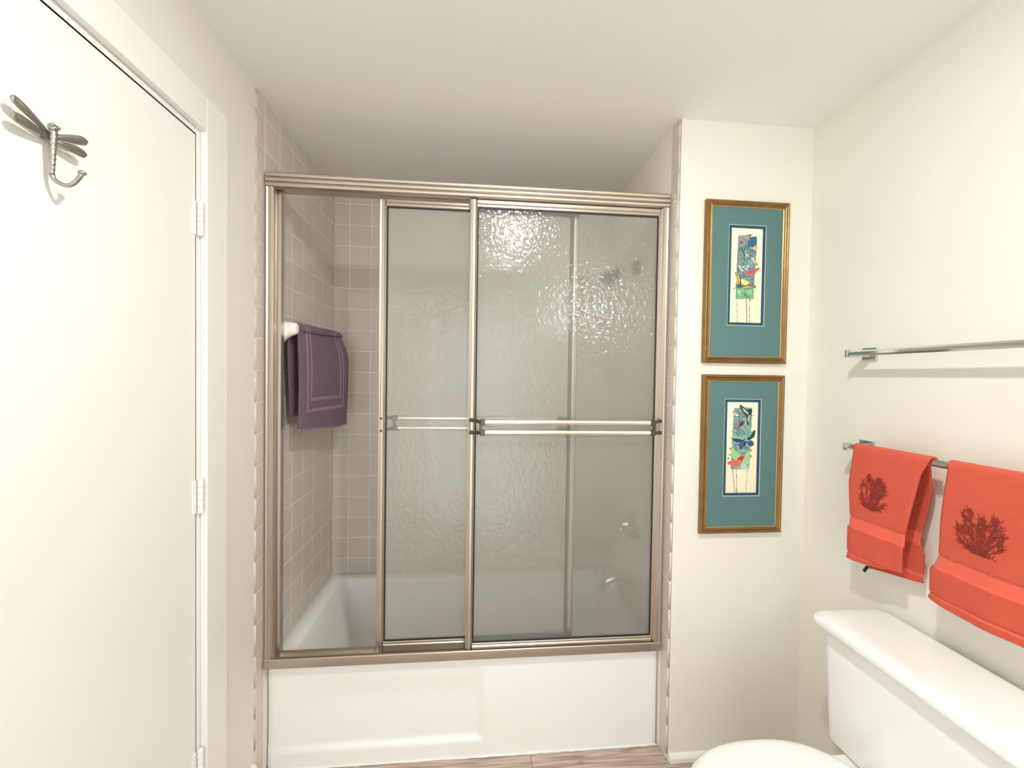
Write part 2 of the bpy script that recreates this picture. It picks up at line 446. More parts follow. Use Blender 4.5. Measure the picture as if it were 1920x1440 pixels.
prs=[(.068,1.442,-.624,-.060,.045,.3925),(.074,1.436,-.619,-.066,.045,.384),(.086,1.430,-.612,-.072,.045,.350),(.118,1.418,-.598,-.085,.050,.26),
     (.150,1.400,-.580,-.100,.055,.17),(.178,1.382,-.562,-.115,.060,.105),(.205,1.360,-.545,-.132,.065,.075),(.250,1.33,-.52,-.155,.07,.062)]
for a in prs: rim.append(ringz(dense(*a[:5]),a[5]))
mb=MB().loft(rim,cap0=False,cap1=True); mb.build('basin', M_tub, tub, auto=.9)
# apron with rolled top edge and a shallow sunk panel on its left part
prof=[(-.640,.3957),(-.670,.3962),(-.684,.3955)]
for i in range(1,9):
    a=PI/2*i/8; prof.append((-.684-.0245*math.sin(a), .371+.0245*math.cos(a)))
for i in range(1,41): prof.append((YF-.0005-.003*i/40, .371*(1-i/40)))
NX=120; V=[];Fc=[]
for i in range(NX+1):
    x=lerp(X0,X1,i/NX)
    endr=max(0,1-min(x-X0,X1-x)/.018)
    for (yy,zz) in prof:
        rec=0
        if zz<.372:
            sx=1-sstep(.785,.806,x)
            sz=sstep(.062,.088,zz)*(1-sstep(.24,.371,zz))
            sl=sstep(.02,.30,x)
            rec=.0115*sx*sz*(.35+.65*sl)
        V.append((x, yy+rec+ (.018*(1-math.sqrt(max(0,1-endr*endr))) if zz<.39 else 0), zz-.012*(1-math.sqrt(max(0,1-endr**2)))*(1 if zz>.36 else 0)))
n=len(prof)
for i in range(NX):
    for j in range(n-1): Fc.append((i*n+j,(i+1)*n+j,(i+1)*n+j+1,i*n+j+1))
MB().add(V,Fc).build('apron', M_tub, tub, auto=.9)
# caulk bead at the floor
pts=[(lerp(X0+.004,X1-.004,i/60), YF-.0045+random.uniform(-.0008,.0008), .003) for i in range(61)]
MB().tube(pts,[.0035+random.uniform(-.0008,.0012) for _ in pts],8).build('caulk_bead', M_trim, tub, smooth=True)
# drain
MB().tube([(1.27,-.34,.062),(1.27,-.34,.066)],.028,20).build('drain', M_chrome, tub, auto=.6)

# ------------------------------------------------------------------ shower door frame
fr=thing('shower_door_frame','satin champagne metal frame with ribbed header around the bathtub opening','door frame',(W/2,-.70,.397))
FX0,FX1=.0055,1.4955
# header: three rounded ribs on its front
def header_prof():
    z0,z1=2.130,2.186; P=[(-.657,z0+.006),(-.657,z1),(-.722,z1)]
    nr=3; hgt=(z1-z0-.004)/nr
    for r_ in range(nr):
        zt=z1-.002-r_*hgt
        for i in range(7):
            a=PI*i/6; P.append((-.7255-.0075*math.sin(a), zt-hgt*(1-math.cos(a))/2))
        P.append((-.7245, zt-hgt))
    P.append((-.722,z0)); P.append((-.712,z0)); P.append((-.712,z0+.006)); return P
MB().prism(header_prof(),0,FX0,FX1).build('header', M_alu, fr, auto=.7)
for sx,x0 in ((1,FX0),(-1,FX1)):
    def q(a): return x0+sx*a
    mb=MB()
    P=[(q(0),-.660),(q(0),-.728),(q(.004),-.731),(q(.009),-.728),(q(.012),-.7305),(q(.020),-.7305),(q(.023),-.727),(q(.026),-.724),(q(.026),-.700),(q(.020),-.698),(q(.020),-.690),(q(.036 if sx>0 else .026),-.688),(q(.036 if sx>0 else .026),-.662),(q(.030 if sx>0 else .022),-.660)]
    k=len(P); V=[(a,b,.400) for a,b in P]+[(a,b,2.131) for a,b in P]
    mb.add(V,[(j,(j+1)%k,k+(j+1)%k,k+j) for j in range(k)]+[tuple(range(k)),tuple(range(k,2*k))])
    mb.build('side_jamb', M_alu, fr, auto=.5)
P=[(-.655,.3965),(-.733,.3965),(-.7345,.400),(-.7335,.428),(-.730,.4305),(-.7265,.428),(-.726,.404),(-.694,.404),(-.693,.411),(-.690,.411),(-.689,.404),(-.664,.404),(-.663,.414),(-.655,.414)]
MB().prism(P,0,FX0,FX1).build('bottom_track', M_alu, fr, auto=.5)

def panel(name,label,x0,x1,z0,z1,yc,bar_side):
    t=thing(name,label,'shower door',((x0+x1)/2,yc,z0),'sliding panels of the bathtub enclosure')
    d=.0095; sw=.027
    def stile(xa,xb):
        # moulded profile across x, constant along z
        s=1 if xb>xa else -1
        P=[(xa,yc+d),(xa,yc-d),(xa+s*.004,yc-d-.002),(xa+s*.009,yc-d),(xa+s*.0115,yc-d-.0018),(xa+s*.019,yc-d-.0018),(xa+s*.0225,yc-d+.002),(xb-s*.0012,yc-d+.0045),(xb,yc-d+.006),(xb,yc+d)]
        k=len(P); V=[(a,b,z0) for a,b in P]+[(a,b,z1) for a,b in P]
        return MB().add(V,[(j,(j+1)%k,k+(j+1)%k,k+j) for j in range(k)]+[tuple(range(k)),tuple(range(k,2*k))])
    stile(x0,x0+sw).build('stile', M_alu, t, auto=.5)
    stile(x1,x1-sw).build('stile', M_alu, t, auto=.5)
    def rail(za,zb):
        s=1 if zb>za else -1
        P=[(yc+d,za),(yc-d,za),(yc-d-.0018,za+s*.004),(yc-d-.0010,za+s*.012),(yc-d-.0018,zb-s*.011),(yc-d+.0015,zb-s*.008),(yc-d+.0015,zb-s*.002),(yc-d+.0045,zb),(yc+d,zb)]
        return MB().prism(P,0,x0+sw,x1-sw)
    rail(z0,z0+.036).build('bottom_rail', M_alu, t, auto=.5)
    rail(z1,z1-.026).build('top_rail', M_alu, t, auto=.5)
    gx0,gx1,gz0,gz1=x0+sw,x1-sw,z0+.036,z1-.026; g=.0050
    mb=MB()
    for a,b in (((gx0,yc-.004,gz0),(gx0+g,yc+.004,gz1)),((gx1-g,yc-.004,gz0),(gx1,yc+.004,gz1)),((gx0+g,yc-.004,gz0),(gx1-g,yc+.004,gz0+g)),((gx0+g,yc-.004,gz1-g),(gx1-g,yc+.004,gz1))): mb.box(a,b)
    mb.build('gasket', M_gasket, t)
    gp=MB().box((gx0+g,yc-.0022,gz0+g),(gx1-g,yc+.0022,gz1-g)).build('glass_pane', M_glass, t)
    gp.data.materials.append(M_glass2)
    for f_ in gp.data.polygons: f_.material_index = 0 if f_.normal.y < -.5 else 1
    # twin handle bars on end brackets
    s=bar_side; yb=yc+s*.050
    for zz in (1.3000,1.2615):
        b=MB(); P=[]
        xa,xb=x0+.058,x1-.060
        for i in range(14):
            a=2*PI*i/14; P.append((yb+.0062*math.cos(a), zz+.0098*math.sin(a)))
        b.prism(P,0,xa,xb); b.build('handle_bar', M_alubar, t, auto=.7)
    for xe,sg in ((x0+.012,1),(x1-.012,-1)):
        b=MB()
        for zz in (1.3000,1.2615):
            zo=zz+(.004 if zz>1.28 else -.004)
            b.tube([(xe,yc+s*.010,zo),(xe,yc+s*.021,zo)],.0080,10)
            lo=min(yc+s*.014,yb); hi=max(yc+s*.014,yb)
            b.tube([(xe,yc+s*.016,zo),(xe+sg*.012,yc+s*.026,zo),(xe+sg*.036,yb,zz)],[.0072,.0062,.0065],8)
            b.box((min(xe+sg*.034,xe+sg*.052),yb-.0082,zz-.0108),(max(xe+sg*.034,xe+sg*.052),yb+.0082,zz+.0108),.002)
        b.box((min(xe+sg*.032,xe+sg*.041),yb-.006,1.2615),(max(xe+sg*.032,xe+sg*.041),yb+.006,1.300),.001)
        b.build('handle_bracket', M_pewter, t, auto=.6)
    return t
p1=panel('sliding_door_panel','front sliding panel on the right, obscure glass with twin metal handle bars facing the room',.7285,1.4865,.4135,2.127,-.7115,-1)
p2=panel('sliding_door_panel','rear sliding panel in the middle, half behind the front panel, handle bars on its inner side',.3905,1.1500,.4125,2.127,-.6785,1)
for zz in (1.304,1.2575):
    MB().tube([(.4035,-.6900,zz),(.4035,-.6915,zz)],.0045,10).build('screw', M_pewter, p2)

# ------------------------------------------------------------------ ceramic bar and bath mat on the left tiled wall
cb=thing('ceramic_towel_bar','white ceramic towel bar holder on the left tiled wall, behind the purple bath mat','towel bar',(0.0,-.40,1.63))
def post(yc,zc):
    rings=[]
    for x,hy,hz,dz in ((.0005,.030,.062,-.006),(.006,.030,.062,-.006),(.014,.028,.054,-.005),(.030,.024,.041,.000),(.048,.021,.029,.006),(.064,.019,.025,.010),(.076,.017,.022,.011),(.082,.011,.015,.011)):
        rings.append([(x, yc+hy*math.copysign(abs(math.cos(a))**.75,math.cos(a)), zc+dz+hz*math.copysign(abs(math.sin(a))**.75,math.sin(a))) for a in [2*PI*i/24 for i in range(24)]])
    return MB().loft(rings)
post(-.640,1.628).build('end_post', M_ceram, cb, smooth=True)
post(-.210,1.642).build('end_post', M_ceram, cb, smooth=True)
MB().tube([(.052,-.630,1.637),(.052,-.200,1.650)],.0105,16).build('bar', M_ceram, cb, auto=.6)

def drape(xbar,zbar,r,ya,yb,zf,zb,xf,xb,nu=34,nv=90):
    """towel over a bar. functions: ya(v),yb(v) side edges; xf(u,z) front offset, xb(u,z) back offset, zf(u),zb(u) hems
       returns grid rows from back hem over the bar to front hem: list of (u,s,pos)"""
    rows_=[]
    for i in range(nu+1):
        u=i/nu; col=[]
        zc=zbar(u)
        nb=int(nv*.38); na=14; nf=nv-nb-na
        for j in range(nb):
            z=lerp(zb(u),zc,j/nb); col.append(('b',z,Vector((xb(u,z),0,z))))
        for j in range(na+1):
            a=PI-PI*j/na
            # back side is toward the wall
            col.append(('t',zc,Vector((xbar(u)+r*math.cos(PI-a),0,zc+r*math.sin(a)))))
        for j in range(1,nf+1):
            z=lerp(zc,zf(u),j/nf); col.append(('f',z,Vector((xf(u,z),0,z))))
        for k,(tp,z,pv) in enumerate(col):
            s=0 if tp=='f' else 1
            pv.y=lerp(ya(tp,z),yb(tp,z),u)
        rows_.append(col)
    return rows_
def grid_obj(name,rows_,m,parent,thick,mats=None,pick=None,off=-1):
    nu=len(rows_); nv=len(rows_[0]); o0=parent_world(parent)
    V=[c[2]-o0 for r in rows_ for c in r]; Fc=[];mi=[]
    for i in range(nu-1):
        for j in range(nv-1):
            Fc.append((i*nv+j,i*nv+j+1,(i+1)*nv+j+1,(i+1)*nv+j)); mi.append(pick(rows_[i][j]) if pick else 0)
    me=mesh(name,V,Fc,None,True,mats or [m],mi); o=link(name,me,parent)
    md=o.modifiers.new('solid','SOLIDIFY'); md.thickness=thick; md.offset=off; md.use_even_offset=False
    return o

mt=thing('bath_mat','purple terry bath mat with sunk double border, folded over the ceramic bar','bath mat',(.06,-.40,1.25))
MATR=.022
m_zc=lambda u: lerp(1.637,1.650,u)-.000
m_xbar=lambda u: lerp(.052,.052,u)
def m_xf(u,z):
    d=(m_zc(u)-z)
    out=lerp(.052+MATR,.052+MATR,u)
    spread=(.002+u**1.2*(.030+.022*sstep(0,.12,d)))
    wav=.004*math.sin(u*9+1.2)*sstep(.05,.4,d)
    return out+spread+wav+.004*math.sin(d*9)
def m_xb(u,z):
    d=(m_zc(u)-z); return max(.012,.052-MATR-.004*math.sin(d*8+u*3)-.006*sstep(.1,.4,d))
def m_ya(tp,z): return -.612 if tp!='b' else -.612+.035*sstep(0,.36,1.64-z)
def m_yb(tp,z): return -.238+(.030+.032*sstep(0,.06,1.650-z) if tp=='f' else 0)
rows_m=drape(m_xbar,m_zc,MATR,m_ya,m_yb,lambda u:lerp(1.247,1.222,u)+.006*math.sin(u*7)*u,lambda u:lerp(1.30,1.28,u),m_xf,m_xb,nu=86,nv=190)
for r_i,col in enumerate(rows_m):
    u=r_i/(len(rows_m)-1)
    for tp,z,pv in col:
        if tp=='t' and pv.x>.052:
            q_=((pv.x-.052)/MATR)**2; pv.y+=.030*u*q_; pv.x+=.030*u**1.2*q_
# sunk border lines as relief on the front
def m_groove(u,z,tp):
    if tp=='b': return 0
    w_=u*.434; h_=(z-1.235)
    g=0
    for ins,dep in ((.062,.0030),(.098,.0030)):
        bz=.055+(ins-.062)*1.3
        e1=abs(w_-ins*.92); e2=abs(.434-w_-ins*.92); e3=abs(h_-bz-.03)
        wd=.0065
        if h_>bz+.02:
            g=max(g,dep*(1-sstep(wd*.4,wd,min(e1,e2))))
        if ins*.92-.006<w_<.434-ins*.92+.006:
            g=max(g,dep*(1-sstep(wd*.6,wd*1.3,e3)))
    return g
for r_i,col in enumerate(rows_m):
    u=r_i/(len(rows_m)-1)
    for tp,z,pv in col:
        g=m_groove(u,z,tp)
        if tp=='f': pv.x-=g
        elif tp=='t': 
            n_=(pv-Vector((.052,pv.y,m_zc(u)))); 
            if n_.length>0: 
                n_=Vector((n_.x,0,n_.z)).normalized(); pv-=n_*g
def m_pick(c): return 0
for r_i,col in enumerate(rows_m):
    u=r_i/(len(rows_m)-1)
    for k in range(len(col)): col[k]=(col[k][0],col[k][1],col[k][2],m_groove(u,col[k][1],col[k][0]))
grid_obj('terry_cloth',rows_m,None,mt,.009,[M_purple,M_purpled],lambda c: 1 if c[3]>.0012 else 0)
# rolled hem along the front bottom edge
hem=[col[-1][2]+Vector((-.004,0,0)) for col in rows_m]
MB().tube(hem,.0052,8).build('hem', M_purpled, mt, smooth=True)

# ------------------------------------------------------------------ shower fittings on the right tiled wall
sh=thing('shower_fixture','chrome shower head on a bent arm, blurred behind the front glass panel','shower head',(W,-.395,1.985))
MB().tube([(W-.0003,-.395,1.985),(W-.006,-.395,1.985),(W-.012,-.395,1.985)],[.036,.034,.018],20).build('flange', M_fit, sh, auto=.6)
MB().tube([(W-.008,-.395,1.985),(W-.04,-.395,1.988),(W-.07,-.395,1.980),(W-.095,-.395,1.962)],.0125,12).build('arm', M_chrome, sh, smooth=True)
MB().tube([(W-.085,-.395,1.967),(W-.098,-.395,1.957),(W-.108,-.395,1.949),(W-.138,-.395,1.924),(W-.150,-.395,1.914),(W-.154,-.395,1.911)],[.015,.020,.019,.038,.040,.033],20).build('head', M_fit, sh, auto=.6)
vv=thing('shower_valve','round chrome shower valve with lever, blurred behind the front glass panel','valve',(W,-.395,.78))
MB().tube([(W-.0003,-.395,.78),(W-.004,-.395,.78),(W-.010,-.395,.78)],[.075,.074,.060],28).build('escutcheon', M_chrome, vv, auto=.6)
MB().tube([(W-.008,-.395,.78),(W-.05,-.395,.78),(W-.055,-.395,.78)],[.026,.022,.018],18).build('handle_hub', M_chrome, vv, auto=.6)
MB().tube([(W-.045,-.395,.78),(W-.055,-.395,.745),(W-.060,-.395,.705)],[.010,.008,.007],10).build('lever', M_chrome, vv, smooth=True)
sp=thing('tub_spout','chrome tub spout low on the tiled wall, blurred behind the front glass panel','spout',(W,-.395,.52))
MB().tube([(W-.0003,-.395,.52),(W-.03,-.395,.522),(W-.09,-.395,.520),(W-.115,-.395,.512),(W-.132,-.395,.497),(W-.136,-.395,.482)],[.030,.029,.027,.026,.022,.018],18).build('spout_body', M_chrome, sp, auto=.8)
MB().tube([(W-.105,-.395,.545),(W-.105,-.395,.562),(W-.105,-.395,.566)],[.005,.007,.004],10).build('diverter_knob', M_chrome, sp, auto=.6)

# ------------------------------------------------------------------ towel bars on the right wall
def towel_bar(zc,label):
    t=thing('towel_bar',label,'towel bar',(R,-1.33,zc),'chrome towel bars on the right wall')
    xb=R-.070; y0,y1=-1.026,-1.636
    P=[]
    for i in range(8):
        a=2*PI*(i+.5)/8; P.append((xb+.0098*math.cos(a), zc+.0098*math.sin(a)))
    V=[(a,y0-.008,b) for a,b in P]+[(a,y1+.008,b) for a,b in P]
    MB().add(V,[(j,(j+1)%8,8+(j+1)%8,8+j) for j in range(8)]+[tuple(range(8)),tuple(range(8,16))]).build('bar', M_chrome, t)
    for ye,s in ((y0,-1),(y1,1)):
        m_=MB(); a,b=sorted((ye,ye+s*.008)); m_.box((xb-.012,a,zc-.0125),(xb+.012,b,zc+.0125),.0015,2); m_.build('end_cap', M_chrome, t)
        m_=MB(); a,b=sorted((ye+s*.003,ye+s*.026)); m_.box((xb+.004,a,zc-.010),(R-.008,b,zc+.010),.0015,2); m_.build('post', M_chrome, t)
        m_=MB(); a,b=sorted((ye-s*.012,ye+s*.038)); m_.box((R-.009,a,zc-.020),(R-.0003,b,zc+.020),.002,2); m_.build('wall_plate', M_chrome, t)
    return t
towel_bar(1.5600,'upper empty chrome towel bar on the right wall')
towel_bar(1.2570,'lower chrome towel bar on the right wall, holding two coral towels')

def hand_towel(label,fy0,fy1,by0,by1,zf,zb,coral_c,coral_s,seed,seams,lean):
    """fy0,fy1: front flap far/near edge y as function of z; by: same for back"""
    xb0=R-.070; zc=1.257; r=.0165
    ymid=(fy0(1.1)+fy1(1.1))/2
    t=thing('hand_towel',label,'hand towel',(xb0,ymid,.93),'coral hand towels with coral embroidery')
    rnd=random.Random(seed); ph=rnd.random()*6
    s1,s2,s3=seams
    def relief(z):
        g=0
        g+= .0030*(sstep(s1-.002,s1+.001,z)-1)*(1-sstep(s2-.001,s2+.003,z)*0) if z<s1 else 0
        if z<s2: g=0.001
        if s2<=z<s1: g=-.0032
        if abs(z-s3)<.0022: g=-.0028
        return g
    def xf(u,z):
        d=zc-z
        return xb0-r-.001-lean(u)*d -.0045*math.sin(u*5.2+ph)*sstep(.03,.3,d)-.002*math.sin(u*13+ph)*sstep(.1,.35,d)-relief(z)-.010*math.sin(min(1,d/.36)*PI)*.6
    def xbk(u,z):
        d=zc-z
        return min(R-.014, xb0+r+.001+.022*sstep(0,.12,d)+.003*math.sin(u*6+ph)*sstep(.02,.2,d))
    ya=lambda tp,z: (fy0(z) if tp!='b' else by0(z)); yb=lambda tp,z:(fy1(z) if tp!='b' else by1(z))
    rows_=drape(lambda u:xb0,lambda u:zc,r,ya,yb,zf,zb,xf,xbk,nu=44,nv=210)
    # back hangs toward +x (wall): drape puts the first arc point on the wall side
    # rounded side edges curl toward the wall
    for i,col in enumerate(rows_):
        u=i/(len(rows_)-1); e=max(0,1-min(u,1-u)/.045)
        for tp,z,pv in col:
            if tp=='f': pv.x+=.004*e*e
            elif tp=='b': pv.x-=.002*e*e
    grid_obj('terry_cloth',rows_,None,t,.0055,[M_coral,M_coralb],lambda c: 1 if (c[0]!='t' and s2<c[1]<s1) or (c[0]!='t' and abs(c[1]-s3)<.003) else 0,off=-1)
    # hem rolls
    h=[col[-1][2]+Vector((.0025,0,.001)) for col in rows_]; MB().tube(h,.0042,8).build('hem', M_coral, t, smooth=True)
    h=[col[0][2]+Vector((-.0025,0,.001)) for col in rows_]; MB().tube(h,.0042,8).build('hem', M_coral, t, smooth=True)
    # seam cords beside the woven band
    # embroidered coral: branching stitched ribbons lying on the front flap
    rnd=random.Random(seed+5); cy,cz=coral_c; cw,ch=coral_s
    em=MB()
    def surf(a,b):     # a: toward +y (left in view), b: up
        y_=cy+a; z_=cz+b
        u=(y_-fy0(z_))/(fy1(z_)-fy0(z_)); return Vector((xf(u,z_)-.0007,y_,z_))
    segs=[]
    inside=lambda a,b: ((a/(cw*.52))**2+((b)/(ch*.52))**2)<=1 and not (abs(a+.002)<cw*.09 and b>ch*.34)
    def grow(a,b,ang,n_st,wd):
        pts=[(a,b)]
        for i in range(n_st):
            ang+=rnd.uniform(-.17,.17); st=ch*.052
            a+=math.sin(ang)*st; b+=math.cos(ang)*st
            if not inside(a,b): break
            pts.append((a,b))
            for s_ in (-1,1):     # short knobbly twigs on both sides
                if rnd.random()<.72:
                    q=ang+s_*rnd.uniform(.6,1.1); l=ch*rnd.uniform(.035,.062)
                    e=(a+math.sin(q)*l,b+math.cos(q)*l); segs.append(([(a,b),e],wd*.85))
                    if rnd.random()<.6:
                        q2=q+s_*-.7; segs.append(([e,(e[0]+math.sin(q2)*l*.6,e[1]+math.cos(q2)*l*.6)],wd*.75))
        if len(pts)>1: segs.append((pts,wd))
    for k in range(15):
        a0=lerp(-1.35,1.35,k/14); bs=-ch*.47
        grow(math.sin(a0)*ch*.03,bs+ch*.02,a0*.86+rnd.uniform(-.06,.06),22,.0022)
    for k in range(32):
        a_,b_=rnd.uniform(-.42,.42)*cw,rnd.uniform(-.25,.32)*ch
        if inside(a_,b_): grow(a_,b_,math.atan2(a_,b_+ch*.5)+rnd.uniform(-.3,.3),4,.0020)
    for pts,wd in segs:
        P=[surf(*q) for q in pts]; em.tube(P,[wd*.44]*len(P),5)
    em.build('coral_embroidery', M_thread, t)
    return t
f1a=lambda z: pw(z,[.90,1.00,1.045,1.15,1.25],[-1.062,-1.064,-1.071,-1.062,-1.070])
f1b=lambda z: pw(z,[.93,1.035,1.06,1.14,1.22,1.257,1.275],[-1.232,-1.236,-1.243,-1.258,-1.272,-1.288,-1.292])
b1a=lambda z: pw(z,[.88,1.25],[-1.085,-1.072])
b1b=lambda z: pw(z,[.91,.99,1.02,1.2,1.26],[-1.243,-1.246,-1.232,-1.266,-1.272])
t1=hand_towel('coral hand towel at the far end of the lower bar, its back flap showing',f1a,f1b,b1a,b1b,
   lambda u:lerp(.906,.937,u)-.004*math.sin(u*PI),lambda u:lerp(.880,.912,u),(-1.148,1.133),(.080,.112),31,(1.046,1.010,.926),lambda u:lerp(.005,.012,u))
MB().box((1.985,-1.098,.868),(1.990,-1.090,.892),.0008,1,Matrix.Translation((1.9875,-1.094,.88))@Matrix.Rotation(.5,4,'X')@Matrix.Translation((-1.9875,1.094,-.88))).build('care_tag', M_black, t1)['label']='small black care tag'
f2a=lambda z: pw(z,[.90,.98,1.01,1.035,1.12,1.25],[-1.300,-1.302,-1.316,-1.322,-1.324,-1.332])
f2b=lambda z: pw(z,[.90,1.0,1.257],[-1.505,-1.515,-1.545])
b2a=lambda z: pw(z,[.89,1.25],[-1.325,-1.332]); b2b=lambda z: pw(z,[.89,1.25],[-1.50,-1.54])
t2=hand_towel('near coral hand towel on the lower bar, hanging above the middle of the toilet tank',f2a,f2b,b2a,b2b,
   lambda u:lerp(.904,.898,u)-.004*math.sin(u*PI),lambda u:.925,(-1.412,1.115),(.094,.112),23,(1.028,.992,.918),lambda u:lerp(.01,.02,u))

# ------------------------------------------------------------------ toilet
tl=thing('toilet','white porcelain toilet with closed lid against the right wall, under the coral towels','toilet',(1.70,-1.350,0))
TY=-1.350
def sring(x0,x1,y0,y1,r,z,n=6): return [(a,b,z) for a,b in rrect(x0,x1,y0,y1,r,n)]
# tank, slightly tapered downward, rounded front corners
rings=[]
for z,i in ((.385,.022),(.392,.014),(.50,.009),(.62,.004),(.722,0),(.728,.001)):
    rings.append(sring(1.822+i,2.022,TY-.240+i,TY+.240-i*.6,.035,z))
MB().loft(rings).build('tank', M_porc, tl, auto=.7)
rings=[]
def lidring(i,z,r=.032):
    pts=[]
    for a,b in rrect(1.798+i,2.028-i*.3,TY-.262+i,TY+.257-i,r,8):
        bow=.010*(1-((b-TY)/.26)**2) if a<1.86 else 0
        pts.append((a-bow,b,z))
    return pts
for i,z in ((.010,.727),(.0015,.731),(0,.737),(0,.745),(.003,.752),(.009,.758),(.018,.7625),(.034,.7655),(.06,.767),(.10,.7675)): rings.append(lidring(i,z,.032 if i<.03 else .022))
MB().loft(rings).build('tank_lid', M_porc, tl, auto=.9)
# bowl and pedestal
def egg(cx,hl,hw,z,n=40,back=.9):
    out=[]
    for i in range(n):
        a=2*PI*i/n; x=math.copysign(abs(math.cos(a))**.86,math.cos(a)); y=math.sin(a)
        k=hl if x<0 else hl*back
        out.append((cx+k*x*(1 if x<0 else 1), TY+hw*math.copysign(abs(y)**.8,y), z))
    return out
rings=[egg(1.70,.19,.115,0),egg(1.70,.19,.112,.02),egg(1.70,.165,.098,.10),egg(1.68,.17,.100,.18),egg(1.64,.205,.135,.26),egg(1.610,.235,.168,.33),egg(1.586,.258,.178,.372),egg(1.586,.256,.176,.385)]
MB().loft(rings).build('bowl', M_porc, tl, auto=.9)
MB().loft([sring(1.74,2.00,TY-.10,TY+.10,.04,.20),sring(1.735,2.01,TY-.13,TY+.13,.04,.30),sring(1.73,2.02,TY-.165,TY+.165,.04,.370),sring(1.735,2.015,TY-.16,TY+.16,.035,.3845)]).build('tank_deck', M_porc, tl, auto=.8)
def seatr(o_,z): return [(x_,y_,z) for x_,y_,_ in [(a,b,c) for a,b,c in egg(1.580,.272-o_,.192-o_,z,64,.82)]]
MB().loft([seatr(.006,.3865),seatr(.0,.390),seatr(0,.400),seatr(.004,.4035)]).build('seat', M_porc, tl, auto=.9)
MB().loft([seatr(.004,.4045),seatr(-.001,.408),seatr(.0,.417),seatr(.006,.4225),seatr(.02,.4255),seatr(.06,.4275),seatr(.12,.428)]).build('seat_lid', M_porc, tl, auto=.9)
for s in (-1,1):
    MB().box((1.785,TY+s*.078-.022,.3848),(1.818,TY+s*.078+.022,.4115),.006,2).build('seat_hinge', M_porc, tl, auto=.8)

# ------------------------------------------------------------------ dragonfly hook on the door
dh=thing('wall_hook','pewter dragonfly-shaped coat hook with four wings on the white door','hook',(DX,-1.476,1.86))
dx=DX
def wing(root,tip,wmax,lift,name):
    r_=Vector(root); t_=Vector(tip); d=(t_-r_); ln=d.length; d.normalize(); nrm=Vector((1,0,0)); sd=nrm.cross(d).normalized()
    prof=[(0,.40),(.15,.52),(.35,.72),(.55,.90),(.75,1.0),(.88,.96),(.95,.80),(.985,.52),(1.0,.20)]
    rings=[]
    for s_,w_ in prof:
        c=r_+d*(ln*s_)+nrm*(lift*math.sin(s_*PI*.6)); hw=wmax*w_
        rings.append([c+sd*math.cos(a)*hw+nrm*math.sin(a)*.0028 for a in [2*PI*i/14 for i in range(14)]])
    mb=MB().loft(rings)
    # raised vein down the middle
    mb.tube([r_+d*(ln*s_)+nrm*(lift*math.sin(s_*PI*.6)+.0026) for s_ in (.05,.3,.6,.9)],[.0012,.0012,.001,.0006],6)
    mb.build('wing', M_nickel, dh, smooth=True)
bx=dx+.014
wing((bx,-1.480,1.880),(bx+.003,-1.5440,1.9020),.0082,.004,'a')
wing((bx,-1.480,1.874),(bx+.003,-1.5430,1.8740),.0082,.004,'a')
wing((bx,-1.474,1.879),(bx+.003,-1.4170,1.9020),.0082,.004,'a')
wing((bx,-1.474,1.873),(bx+.003,-1.4190,1.8755),.0082,.004,'a')
mb=MB(); mb.sphere((bx+.004,-1.4765,1.892),.0072,14,10,(1,1,1.1))
for s in (-1,1): mb.sphere((bx+.008,-1.4765+s*.0045,1.8945),.0036,10,8)
mb.build('head', M_nickel, dh, smooth=True)
pts=[];rad=[]
for i in range(25):
    s_=i/24; z=lerp(1.886,1.812,s_); pts.append((bx+.004-.003*s_,-1.4765+.001*s_,z)); rad.append(lerp(.0062,.0036,s_)*(1+.13*math.sin(s_*52)))
MB().tube(pts,rad,12).build('body', M_nickel, dh, smooth=True)
pts=[];rad=[]
for i in range(15):
    a=PI*.95*i/14; pts.append((bx+.001+.020*(1-math.cos(a)), -1.4755+.010*i/14, 1.812-.016*math.sin(a)+.012*sstep(7,14,i))); rad.append(.0036)
mb=MB(); mb.tube(pts,rad,10); e=Vector(pts[-1]); mb.sphere(e,.0062,12,8,(1,1,.7))
mb.build('hook', M_nickel, dh, smooth=True)
mb=MB()   # mounting stem and tail plate against the door
mb.box((dx,-1.4800,1.872),(bx+.004,-1.4730,1.886),.001)
mb.build('back_plate', M_nickel, dh, auto=.8)

# ------------------------------------------------------------------ framed prints
GW,GH=92,288
def hexc(r,g,b):
    f=lambda c:(c/255/12.92 if c/255<=.04045 else ((c/255+.055)/1.055)**2.4)
    return (f(r),f(g),f(b))
def inpoly(P,x,y):
    c=False; n=len(P)
    for i in range(n):
        x1,y1=P[i]; x2,y2=P[i-1]
        if (y1>y)!=(y2>y) and x<(x2-x1)*(y-y1)/(y2-y1)+x1: c=not c
    return c
def fill(img,P,fn,ox,oy,sx,sy):
    """P in source units; ox,oy,sx,sy map to the cell grid"""
    Q=[((x-ox)*sx,(y-oy)*sy) for x,y in P]
    xs=[q[0] for q in Q]; ys=[q[1] for q in Q]
    for j in range(max(0,int(min(ys))),min(GH-1,int(max(ys))+1)+1):
        for i in range(max(0,int(min(xs))),min(GW-1,int(max(xs))+1)+1):
            if inpoly(Q,i+.5,j+.5): img[j*GW+i]=fn(i,j,img[j*GW+i])
def stroke(img,P,wd,c,ox,oy,sx,sy):
    for k in range(len(P)-1):
        a=P[k]; b=P[k+1]; d=math.hypot(b[0]-a[0],b[1]-a[1]) or 1; nx,ny=-(b[1]-a[1])/d*wd/2,(b[0]-a[0])/d*wd/2
        fill(img,[(a[0]+nx,a[1]+ny),(b[0]+nx,b[1]+ny),(b[0]-nx,b[1]-ny),(a[0]-nx,a[1]-ny)],lambda i,j,o:c,ox,oy,sx,sy)
